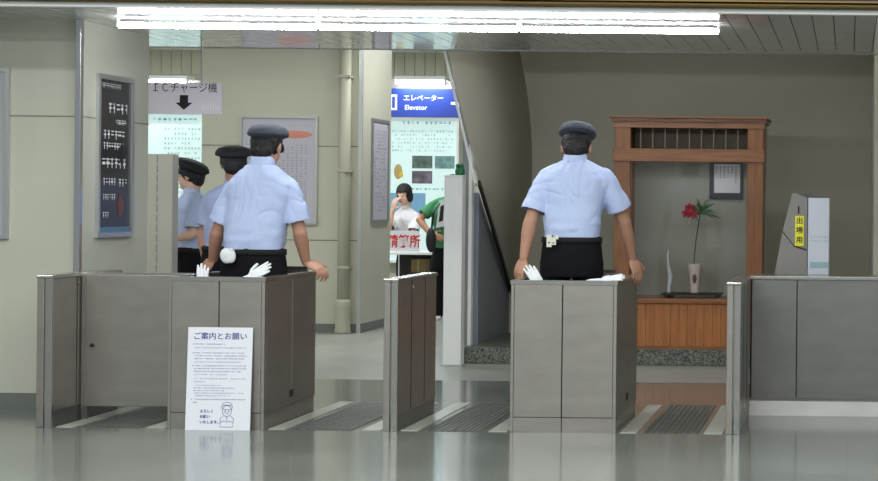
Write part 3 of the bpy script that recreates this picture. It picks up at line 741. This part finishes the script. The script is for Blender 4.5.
# ------------------------------------------------------------------ people
def remesh(bm, vox, smooth=6, fac=.5):
    me = bpy.data.meshes.new('r'); bm.to_mesh(me); bm.free()
    o = bpy.data.objects.new('r', me); COL.objects.link(o)
    r_ = o.modifiers.new('r', 'REMESH'); r_.mode = 'VOXEL'; r_.voxel_size = vox
    s_ = o.modifiers.new('s', 'SMOOTH'); s_.factor = fac; s_.iterations = smooth
    dg = bpy.context.evaluated_depsgraph_get(); dg.update()
    m2 = bpy.data.meshes.new_from_object(o.evaluated_get(dg))
    out = bmesh.new(); out.from_mesh(m2)
    bpy.data.objects.remove(o); bpy.data.meshes.remove(me); bpy.data.meshes.remove(m2)
    return out
def sring(c, R, F, hw, hd, n_=28, e=2.4):
    pts = []
    for j in range(n_):
        t_ = 2*PI*j/n_; cs, sn = math.cos(t_), math.sin(t_)
        pts.append(c + R*(hw*math.copysign(abs(cs)**(2/e), cs)) + F*(hd*math.copysign(abs(sn)**(2/e), sn)))
    return pts
def hand(bm, wr, d, n_, s_, curl=.5, sc_=1.0, spread=.1):
    """palm from the wrist along d, back of hand towards n_, thumb towards s_"""
    d = d.normalized(); n_ = (n_ - d*n_.dot(d)).normalized(); s_ = (s_ - d*s_.dot(d) - n_*s_.dot(n_)).normalized()
    M = Matrix((d, s_, n_)).transposed()
    pc = wr + d*.048*sc_
    ellipsoid(bm, pc, (.052*sc_, .040*sc_, .016*sc_), M, 16)
    ellipsoid(bm, pc + s_*.016*sc_ - d*.012*sc_ - n_*.005*sc_, (.032*sc_, .022*sc_, .016*sc_), M, 12)
    for i, (off_, ln) in enumerate(((.030, .92), (.010, 1.0), (-.010, .94), (-.030, .76))):
        p = wr + d*(.086 - .004*abs(i-1.2))*sc_ + s_*off_*sc_; dr = (d + s_*(off_*spread*20)*.3).normalized(); ang = curl*(.7+.12*i)
        r_ = .0088*sc_
        p = p - dr*.02*sc_
        capsule(bm, p, p + dr*.024*sc_, r_, r_, 10, 3); p = p + dr*.024*sc_
        for L in (.036, .025, .020):
            a_ = ang; dr = (dr*math.cos(a_) - n_*math.sin(a_)).normalized() if L == .036 else (dr*math.cos(a_) - (dr.cross(s_)*(-1 if (dr.cross(s_)).dot(n_) < 0 else 1))*math.sin(a_)).normalized()
            q = p + dr*L*ln*sc_
            capsule(bm, p, q, r_, r_*.93, 10, 3); p = q; r_ *= .93
    p = wr + d*.022*sc_ + s_*.022*sc_
    for L, w_ in ((.036, .9), (.030, .55), (.022, .4)):
        dr = (d*(1-w_*.45) + s_*w_ - n_*.25).normalized(); q = p + dr*L*sc_
        capsule(bm, p, q, .0115*sc_, .0095*sc_, 10, 3); p = q

def person(label, F, J, opt=None, group=None):
    o_ = dict(vox=.0048, shirt=M_shirt, skin=M_skin, trou=M_trou, cap=True, capm=M_cap, hair='short', tilt=.3, wrinkle=.0045, s=1.0, turn=0, w=1.0,
              collar=True, shoe=M_black, belt=True, capw=1.0)
    o_.update(opt or {})
    F = V((F[0], F[1], 0)).normalized(); R = V((F.y, -F.x, 0)); s = o_['s']; W = s*o_['w']; vox = o_['vox']
    base = V((J['belt'].x, J['belt'].y, 0)); t = thing('person', label, 'person', base, 0, group)
    J = {k: v - base for k, v in J.items()}
    belt, neck, head = J['belt'], J['neck'], J['head']; sp_ = neck - belt; UP = V((0, 0, 1))
    # head frame: forward Hf (may be turned), tilted down
    Hf0 = (Matrix.Rotation(o_['turn'], 3, 'Z') @ F).normalized(); Hr = V((Hf0.y, -Hf0.x, 0))
    Hf = (Hf0*math.cos(o_['tilt']) - UP*math.sin(o_['tilt'])).normalized(); Hu = Hr.cross(Hf)
    HM = Matrix((Hr, Hf, Hu)).transposed()
    hp = lambda x, y, z: head + HM @ V((x*s, y*s, z*s))
    # --- body
    bm = bmesh.new()
    ellipsoid(bm, hp(0, -.012, .022), (.076*s, .093*s, .080*s), HM, 20)
    ellipsoid(bm, hp(0, .03, -.03), (.060*s, .062*s, .075*s), HM, 16)
    ellipsoid(bm, hp(0, .062, -.08), (.032*s, .026*s, .024*s), HM, 12)
    capsule(bm, hp(0, .092, .005), hp(0, .108, -.022), .009*s, .012*s, 8, 3)
    capsule(bm, hp(-.02, .083, -.055), hp(.02, .083, -.055), .008*s, .008*s, 8, 3)
    for q in (-1, 1):
        ellipsoid(bm, hp(q*.076, -.006, -.008), (.010*s, .019*s, .032*s), HM, 10)
        ellipsoid(bm, hp(q*.03, .082, .022), (.018*s, .010*s, .006*s), HM, 8)
    capsule(bm, hp(0, -.03, -.04), neck + UP*-.02, .054*s, .058*s, 16, 4)
    bel = [(-.04, .12, .075), (.3, .135, .085), (.62, .15, .09), (.85, .13, .08), (.97, .07, .06)]
    rings(bm, [sring(belt + sp_*a, R, F, hw*W, hd*s) for a, hw, hd in bel])
    for q, k in ((-1, 'l'), (1, 'r')):
        sh, el, wr = J['sh_'+k], J['el_'+k], J['wr_'+k]
        capsule(bm, neck - UP*.075*s, sh - UP*.01, .038*s, .034*s)
        capsule(bm, sh - UP*.01, el, .037*s, .036*s, 14); capsule(bm, el, el + (wr-el)*.35, .038*s, .038*s, 14); capsule(bm, el + (wr-el)*.3, wr, .038*s, .025*s, 14)
        hd_, hn, hs, cu = J_dir(o_, k, el, wr, F, R, q)
        hand(bm, wr, hd_, hn, hs, cu, s*1.0)
        hip = belt + R*(q*.09*W) - UP*.12*s; kn = V((hip.x, hip.y, 0)) + R*q*.01 + UP*(belt.z*.46) + F*.01; an = V((kn.x, kn.y, .09)) - F*.02
        J['hip'+k], J['kn'+k], J['an'+k] = hip, kn, an
        capsule(bm, belt - UP*.07, hip, .075*s, .07*s, 14)
        capsule(bm, hip, kn, .075*s, .05*s, 14); capsule(bm, kn, an, .048*s, .034*s, 14); capsule(bm, an - UP*.035, an - UP*.045 + F*.14, .03, .026, 10)
    rb = remesh(bm, vox, 4, .45)
    obj('body', rb, o_['skin'], t, True)
    # --- shirt
    bm = bmesh.new()
    bel = [(-.05, .150, .105), (.02, .150, .112), (.10, .157, .120), (.25, .159, .118), (.45, .167, .118), (.62, .178, .121), (.76, .178, .118), (.86, .140, .098), (.93, .105, .084), (.985, .072, .068)]
    rings(bm, [sring(belt + sp_*a + F*(.012 if .3 < a < .8 else 0), R, F, hw*W, hd*s) for a, hw, hd in bel])
    cuts = []
    for q, k in ((-1, 'l'), (1, 'r')):
        sh, el = J['sh_'+k], J['el_'+k]; d = (el-sh).normalized(); cf = sh + d*o_.get('sleeve', .20)*s
        capsule(bm, neck - UP*.026*s + R*q*.012, sh - UP*.002, .050*s, .048*s, 16)
        capsule(bm, belt + sp_*.62 + R*(q*.10*W), sh - UP*.02 - R*q*.01, .07*s, .058*s, 14)
        dd, u, v_ = frame(d)
        rs = []
        for tt, rr in ((-.04, .03), (.0, .049), (.3, .057), (.6, .065), (.85, .069), (1, .073)):
            rs.append([sh + (cf-sh)*tt + u*(rr*s*math.cos(2*PI*j/20)) + v_*(rr*s*math.sin(2*PI*j/20)) for j in range(20)])
        rings(bm, rs); cuts.append((cf, d))
    if o_['collar']:
        capsule(bm, neck - UP*.012, neck + (head-neck)*.12, .063*s, .058*s, 20, 3)
    rb = remesh(bm, vox*1.3, 11, .5)
    # fabric folds
    A = o_['wrinkle']*1.15; rb.normal_update()
    for v_ in rb.verts:
        p = v_.co; lx = (p-belt).dot(R); lz = (p-belt).z; ly = (p-belt).dot(F)
        wq = noise.noise(V((lx*4 + base.x*3, lz*4, 7)))*.9
        n1 = noise.noise(V((lx*7 + wq*2.2 + math.copysign(lz*5, lx)*min(1, abs(lx)*12) + 3*base.x, lz*7 + wq*2, ly*4)))
        n2 = noise.noise(V((lx*14 - lz*8, lz*5 + 9, ly*6 + base.x*5)))
        n3 = noise.noise(V((lx*5, lz*26, ly*5 + 3))) * max(0, 1 - lz/.16)
        v_.co = p + v_.normal*(A*(1-2*abs(n1))**2*-1.1 + A*1.1*n2 + A*1.6*n3 + A*.6)
    kill = [f for f in rb.faces if any(abs((f.calc_center_median()-cf).dot(d)) < .016*s and f.normal.dot(d) > .75 and (f.calc_center_median()-cf).length < .1 for cf, d in cuts)]
    bmesh.ops.delete(rb, geom=kill, context='FACES')
    so = obj('shirt', rb, o_['shirt'], t, True)
    if o_['collar']:
        bm = bmesh.new(); cc = neck + (head-neck)*.10; nd = ((head-neck).normalized()*.6 + UP*.4).normalized()
        nu = R; nf = nu.cross(nd)*-1
        prof = [(.064, -.03), (.066, .0), (.062, .022), (.060, .024), (.061, .0), (.058, -.03)]
        rings(bm, [[cc + nd*(z_*s) + nu*(rr*s*math.cos(2*PI*j/24)) + nf*(rr*s*1.0*math.sin(2*PI*j/24)) for j in range(24)] for rr, z_ in prof], False)
        obj('collar', bm, o_['shirt'], t, True)
    # --- trousers
    bm = bmesh.new()
    rings(bm, [sring(belt + UP*a*s, R, F, hw*W, hd*s) for a, hw, hd in ((.012, .150, .108), (-.01, .156, .112), (-.08, .166, .12), (-.16, .172, .122), (-.22, .160, .115))])
    for q, k in ((-1, 'l'), (1, 'r')):
        capsule(bm, J['hip'+k] - UP*.02, J['kn'+k], .085*s, .074*s, 14); capsule(bm, J['kn'+k], J['an'+k] - UP*.03, .074*s, .064*s, 14)
    obj('trousers', remesh(bm, vox*1.8, 5, .5), o_['trou'], t, True)
    if o_['belt']:
        bm = bmesh.new()
        rr = [sring(belt + UP*z_*s, R, F, (.158+e)*W, (.115+e)*s, 40) for z_, e in ((-.032, .002), (-.032, .006), (.0, .006), (.0, .002))]
        rings(bm, rr + [rr[0]], False); obj('belt', bm, mat('matt_black_belt', S(20, 20, 22), .85), t, True)
    for k in 'lr':
        an = J['an'+k]; bm = bmesh.new()
        rs = []
        for y_, hw, h in ((-.07, .03, .04), (-.05, .038, .07), (.0, .04, .085), (.06, .045, .065), (.12, .048, .045), (.17, .04, .035), (.19, .02, .02)):
            c_ = V((an.x, an.y, h/2)) + F*(y_+.01)
            rs.append([c_ + R*(hw*math.cos(2*PI*j/16)) + UP*(h/2*math.sin(2*PI*j/16)) for j in range(16)])
        rings(bm, rs); obj('shoe', bm, o_['shoe'], t, True)
    # --- eyes, brows, mouth
    for q in (-1, 1):
        bm = bmesh.new(); ellipsoid(bm, hp(q*.030, .083, .006), (.011*s, .006*s, .005*s), HM, 10); obj('eye', bm, M_blk, t, True)
    bm = bmesh.new(); capsule(bm, hp(-.018, .0905, -.055), hp(.018, .0905, -.055), .003*s, .003*s, 8, 3); obj('mouth', bm, mat('lip', S(160, 90, 84), .6), t, True)
    # --- hair
    bm = bmesh.new()
    if o_['hair'] == 'short':
        ellipsoid(bm, hp(0, -.020, .020), (.082*s, .094*s, .086*s), HM, 24)
        ellipsoid(bm, hp(0, -.055, -.03), (.066*s, .052*s, .062*s), HM, 20)
    else:
        ellipsoid(bm, hp(0, -.016, .035), (.092*s, .102*s, .098*s), HM, 24)
        for q in (-1, 1): ellipsoid(bm, hp(q*.066, -.015, -.02), (.026*s, .062*s, .085*s), HM, 14)
        ellipsoid(bm, hp(0, -.06, -.03), (.075*s, .05*s, .08*s), HM, 16)
    rb = remesh(bm, .006, 4)
    def inface(c_):
        l = HM.transposed() @ (c_ - head)
        return l.y > .052*s and l.z < .050*s
    bmesh.ops.delete(rb, geom=[f for f in rb.faces if inface(f.calc_center_median())], context='FACES')
    for v_ in rb.verts: v_.co += V((1, 1, 1))*.002*noise.noise(v_.co*60)
    obj('hair', rb, M_hair, t, True)
    # --- cap
    if o_['cap']:
        c = t_cap = bmesh.new(); cw = o_['capw']
        ct = Matrix.Rotation(o_.get('captilt', 0), 3, 'X')
        def hc(x, y, z): q_ = ct @ V((x, y, z - .04)) - V((0, 0, o_.get('capdown', .020))); return hp(q_.x, q_.y, q_.z + .04)
        def capring(rx, ry, y_, z_, tiltz=0):
            return [hc(rx*math.cos(2*PI*j/40), y_ + ry*math.sin(2*PI*j/40), z_ + tiltz*math.sin(2*PI*j/40)) for j in range(40)]
        rings(c, [capring(.088*cw, .102, -.012, .040), capring(.090*cw, .104, -.012, .066, .0), capring(.100*cw, .113, -.008, .074, .004), capring(.118*cw, .128, 0, .080, .008), capring(.125*cw, .136, .0, .087, .010),
                  capring(.1245*cw, .135, .0, .094, .010), capring(.119*cw, .130, .0, .112, .009), capring(.104*cw, .114, 0, .130, .007), capring(.07*cw, .076, 0, .142, .004), capring(.02*cw, .02, 0, .146, .001)])
        capo = obj('cap', c, o_['capm'], t, True)
        bm = bmesh.new(); rr = [capring(.0915*cw, .1055, -.012, .018), capring(.0925*cw, .1065, -.012, .064), capring(.088*cw, .102, -.012, .064), capring(.088*cw, .102, -.012, .018)]
        rings(bm, rr + [rr[0]], False); obj('cap_band', bm, M_band, capo, True)
        bm = bmesh.new(); top, bot = [], []
        for j in range(17):
            a_ = PI*(.14 + .72*j/16); e = math.sin((a_-PI*.14)/(.72)*1.0)
            inn = (.090*cw*math.cos(a_), -.012 + .102*math.sin(a_), .042); k_ = math.sin(PI*j/16)**.6
            out_ = (.100*cw*math.cos(a_), -.012 + (.102 + .055*k_)*math.sin(a_), .042 - .030*k_)
            top.append([hc(*inn), hc(*out_)])
        vv = [[bm.verts.new(p) for p in r_] for r_ in top]; v3 = [[bm.verts.new(p - Hu*.004) for p in r_] for r_ in top]
        for a_, c_ in zip(vv, vv[1:]): bm.faces.new((a_[0], a_[1], c_[1], c_[0]))
        for a_, c_ in zip(v3, v3[1:]): bm.faces.new((a_[0], c_[0], c_[1], a_[1]))
        for a_, c_, e_, g_ in zip(vv, vv[1:], v3, v3[1:]): bm.faces.new((a_[1], e_[1], g_[1], c_[1]))
        obj('cap_visor', bm, M_black, capo, True)
    return t
def J_dir(o_, k, el, wr, F, R, q):
    hd_ = o_.get('hand_'+k)
    if hd_: return V(hd_[0]), V(hd_[1]), V(hd_[2]), hd_[3]
    return (wr-el).normalized(), R*q, F, .35

# officer in the right booth
Dm = 11.02
J = dict(head=P(576.5, 147, Dm+.05), neck=P(575, 161, Dm), belt=P(572, 237, Dm),
         sh_l=P(545.5, 177, Dm), el_l=P(530, 223, Dm-.06), wr_l=P(524, 258, 10.93),
         sh_r=P(605.5, 177, Dm), el_r=P(624, 221, Dm+.1), wr_r=P(632, 258, 11.24))
person('officer in light blue shirt and grey peaked cap, back turned, alone in the right booth', (0, 1), J,
       dict(s=1.04, w=1.0, tilt=.42, capw=.82, captilt=.08, capdown=.012, hand_l=((-.25, -.1, -.75), (-.5, -.75, .3), (1, .1, 0), .55), hand_r=((.35, -.05, -.9), (.75, -.6, .3), (-.5, .8, 0), .5)))
# officer in the left booth
Dm = 11.08
J = dict(head=P(267, 147, Dm+.05), neck=P(262, 164, Dm), belt=P(254, 249, Dm),
         sh_l=P(233, 188, Dm), el_l=P(217, 233, Dm+.05), wr_l=P(213, 259, 11.22),
         sh_r=P(290, 186, Dm), el_r=P(300, 233, Dm+.02), wr_r=P(306, 262, 11.18))
person('tall officer in light blue shirt with slate grey peaked cap standing in the left booth', (.12, 1), J,
       dict(s=1.04, w=1.08, tilt=.3, capw=.85, captilt=.18, turn=-.04, hand_l=((-.45, .1, -.6), (-.3, -.7, .6), (.3, .8, 0), .5), hand_r=((.75, -.1, -.35), (.2, -.4, .9), (-.3, .9, .1), .65)))
# officer behind him
Dm = 13.0
J = dict(head=P(233.5, 164, Dm), neck=P(234, 183, Dm), belt=P(226, 246, Dm),
         sh_l=P(210, 198, Dm), el_l=P(203, 236, Dm-.02), wr_l=P(206, 263, Dm-.05),
         sh_r=P(258, 198, Dm), el_r=P(262, 236, Dm), wr_r=P(258, 270, Dm))
person('officer mostly hidden behind the tall officer, black cap, facing away', (-.25, 1), J,
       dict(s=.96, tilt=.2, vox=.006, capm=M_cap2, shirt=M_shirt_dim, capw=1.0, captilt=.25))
# officer in profile facing left
Dm = 14.05
F3 = V((-1, .12, 0)).normalized(); R3 = V((F3.y, -F3.x, 0))
c_ = P(193, 248, Dm); nk = P(192, 193, Dm); hd = P(190.5, 176, Dm)
J = dict(head=hd, neck=nk, belt=c_,
         sh_l=P(195, 202, Dm-.17), el_l=P(193, 234, Dm-.2), wr_l=P(178, 238, Dm-.2),
         sh_r=P(193, 202, Dm+.17), el_r=P(191, 234, Dm+.2), wr_r=P(177, 236, Dm+.2))
person('officer seen in profile facing left, leftmost of the people', F3, J,
       dict(s=.93, tilt=.08, captilt=.38, vox=.006, capm=M_cap2, skin=M_skin2, w=.95))
# man/woman in white shirt behind the desk
Dm = 21.85
F4 = V((-.55, -.83, 0)).normalized()
J = dict(head=P(404, 194.5, Dm-.08), neck=P(406, 208, Dm), belt=P(408, 254, Dm+.1),
         sh_l=P(416, 216, Dm-.05), el_l=P(412, 240, Dm-.2), wr_l=P(399, 243, Dm-.3),
         sh_r=P(395, 216, Dm+.02), el_r=P(388, 230, Dm-.15), wr_r=P(393, 210, Dm-.2))
M_wsh = mat('white_shirt_cloth', S(226, 226, 232), .85)
person('black haired person in a white shirt behind the desk, hand raised to face', F4, J,
       dict(s=.95, tilt=.35, vox=.009, cap=False, hair='long', shirt=M_wsh, skin=M_skin2, w=.85, belt=False, wrinkle=.006, turn=.25,
            hand_r=((.25, -.25, .9), (-.3, -.9, 0), (.6, .2, .2), .3)))
# person in green
Dm = 20.35
F5 = V((-.25, .97, 0)).normalized()
J = dict(head=P(452.5, 184, Dm), neck=P(450, 197, Dm), belt=P(447, 247, Dm),
         sh_l=P(433, 205, Dm), el_l=P(419.5, 220, Dm-.08), wr_l=P(431, 235, Dm-.18),
         sh_r=P(466, 205, Dm), el_r=P(470, 230, Dm), wr_r=P(468, 252, Dm))
person('person in a green t-shirt and black trousers half hidden by the white pillar', F5, J,
       dict(s=.98, tilt=.1, vox=.009, cap=False, shirt=mat('green_tshirt_cloth', S(66, 140, 96), .85), skin=mat('tan_skin', S(190, 140, 110), .55), collar=False, belt=False, w=.95,
            shoe=M_white, sleeve=.15, wrinkle=.006, hand_l=((.8, -.3, -.2), (-.2, -.9, .3), (0, .2, 1), .5)))
# shoulder bag of the person in green
a = P(431, 240, Dm-.24)
t = thing('shoulder_bag', 'black shoulder bag on the hip of the person in green', 'bag', a)
bm = bmesh.new(); ellipsoid(bm, (0, 0, 0), (.055, .045, .13)); obj('bag_body', bm, M_black, t, True)
bm = bmesh.new(); tube(bm, [(.0, .02, .10), V((.02, .0, .28)), P(441, 202, Dm-.15) - a], .012, 6); obj('strap', bm, M_black, t)
a, c = P(436, 228, Dm-.17), P(445, 199, Dm-.17)
t = thing('printed_sheet', 'white sheet with a black print carried on the back of the person in green', 'paper', (a.x, a.y, a.z))
W2, H2 = c.x-a.x, c.z-a.z
bm = bmesh.new(); prism(bm, [(0, 0), (W2, .02), (W2*1.1, H2), (W2*.35, H2*.95)], 0, .006); obj('sheet', bm, M_paper, t)
bm = bmesh.new(); prism(bm, [(W2*.3, H2*.2), (W2*.8, H2*.25), (W2*.9, H2*.8), (W2*.5, H2*.75)], -.002, 0); obj('print', bm, M_black, t)

# ------------------------------------------------------------------ things on the belts and booths
a = P(228, 256, 10.93)
t = thing('belt_pouch', 'rounded white pouch on the belt of the tall officer in the left booth', 'pouch', a)
bm = bmesh.new(); ellipsoid(bm, (-.012, 0, .004), (.034, .02, .042)); ellipsoid(bm, (.018, .002, -.002), (.026, .018, .040)); ellipsoid(bm, (-.006, 0, -.018), (.03, .018, .026))
obj('bag_body', remesh(bm, .004, 3), M_glove, t, True)
obj('clip', B((.01, .03, -.012, .03, .028, .045)), M_glove, t, bev=.002)
a, c = P(546.5, 247, 10.87), P(558, 236, 10.87)
t = thing('belt_note', 'small white folded note hanging from the belt of the officer in the right booth', 'paper', a)
bm = B((0, .028, 0, .006, 0, .068), (.028, .052, .002, .010, .012, .055), (.050, .066, 0, .006, .044, .068)); obj('sheet', bm, mat('cream_paper', S(222, 222, 208), .7), t)
obj('crease', B((.008, .02, -.001, 0, .02, .03), (.03, .045, .001, .002, .02, .026)), mat('grey_print', S(130, 130, 126), .7), t)
obj('clip', B((.02, .03, .006, .03, .055, .068)), M_blk, t)

def glove(lab, loc, M, cr, fingers=4, grp=None):
    t = thing('glove', lab, 'glove', loc, 0, grp); bm = bmesh.new()
    d, s_, n_ = (M @ V((1, 0, 0))), (M @ V((0, 1, 0))), (M @ V((0, 0, 1)))
    hand(bm, V((0, 0, 0)), d, n_, s_, cr, .85, .18)
    capsule(bm, V((0, 0, 0)), -d*.035, .024, .03, 14)
    obj('glove_body', remesh(bm, .0035, 2), M_glove, t, True)
    bm = bmesh.new(); c_ = -d*.055
    rings(bm, [[c_ + d*q + s_*(.031*math.cos(2*PI*j/20)) + n_*(.030*math.sin(2*PI*j/20)) for j in range(20)] for q in (-.012, .02)], False)
    obj('glove_cuff', bm, M_glove, t, True)
    return t
def basis(d, n_):
    d = V(d).normalized(); n_ = V(n_); n_ = (n_-d*n_.dot(d)).normalized(); s_ = n_.cross(d)
    return Matrix((d, s_, n_)).transposed()
zsh = TZ-.06
# left booth: upright fingers, and one lying aslant
p = P(202, 285, 10.62); glove('white cotton glove with fingers up at the left corner of the left booth', (p.x, 10.62, zsh-.02), basis((.02, 0, 1), (0, -1, 0)), .08, grp='white gloves in the booths')
p = P(250, 279, 10.62); glove('white cotton glove lying aslant, right side of the left booth', (p.x-.01, 10.62, zsh+.045), basis((.85, 0, .55), (-.3, -.9, .4)), .05, grp='white gloves in the booths')
p = P(530, 280, 10.62); glove('white cotton glove pointing up by the left hand of the officer in the right booth', (p.x+.06, 10.62, zsh+.015), basis((-.5, 0, .85), (.3, -.9, .2)), .12, grp='white gloves in the booths')
p = P(604, 275, 10.62); glove('white cotton glove lying flat at the right inner corner of the right booth', (p.x-.03, 10.66, zsh+.045), basis((.95, .3, .25), (0, -.5, .9)), .05, grp='white gloves in the booths')
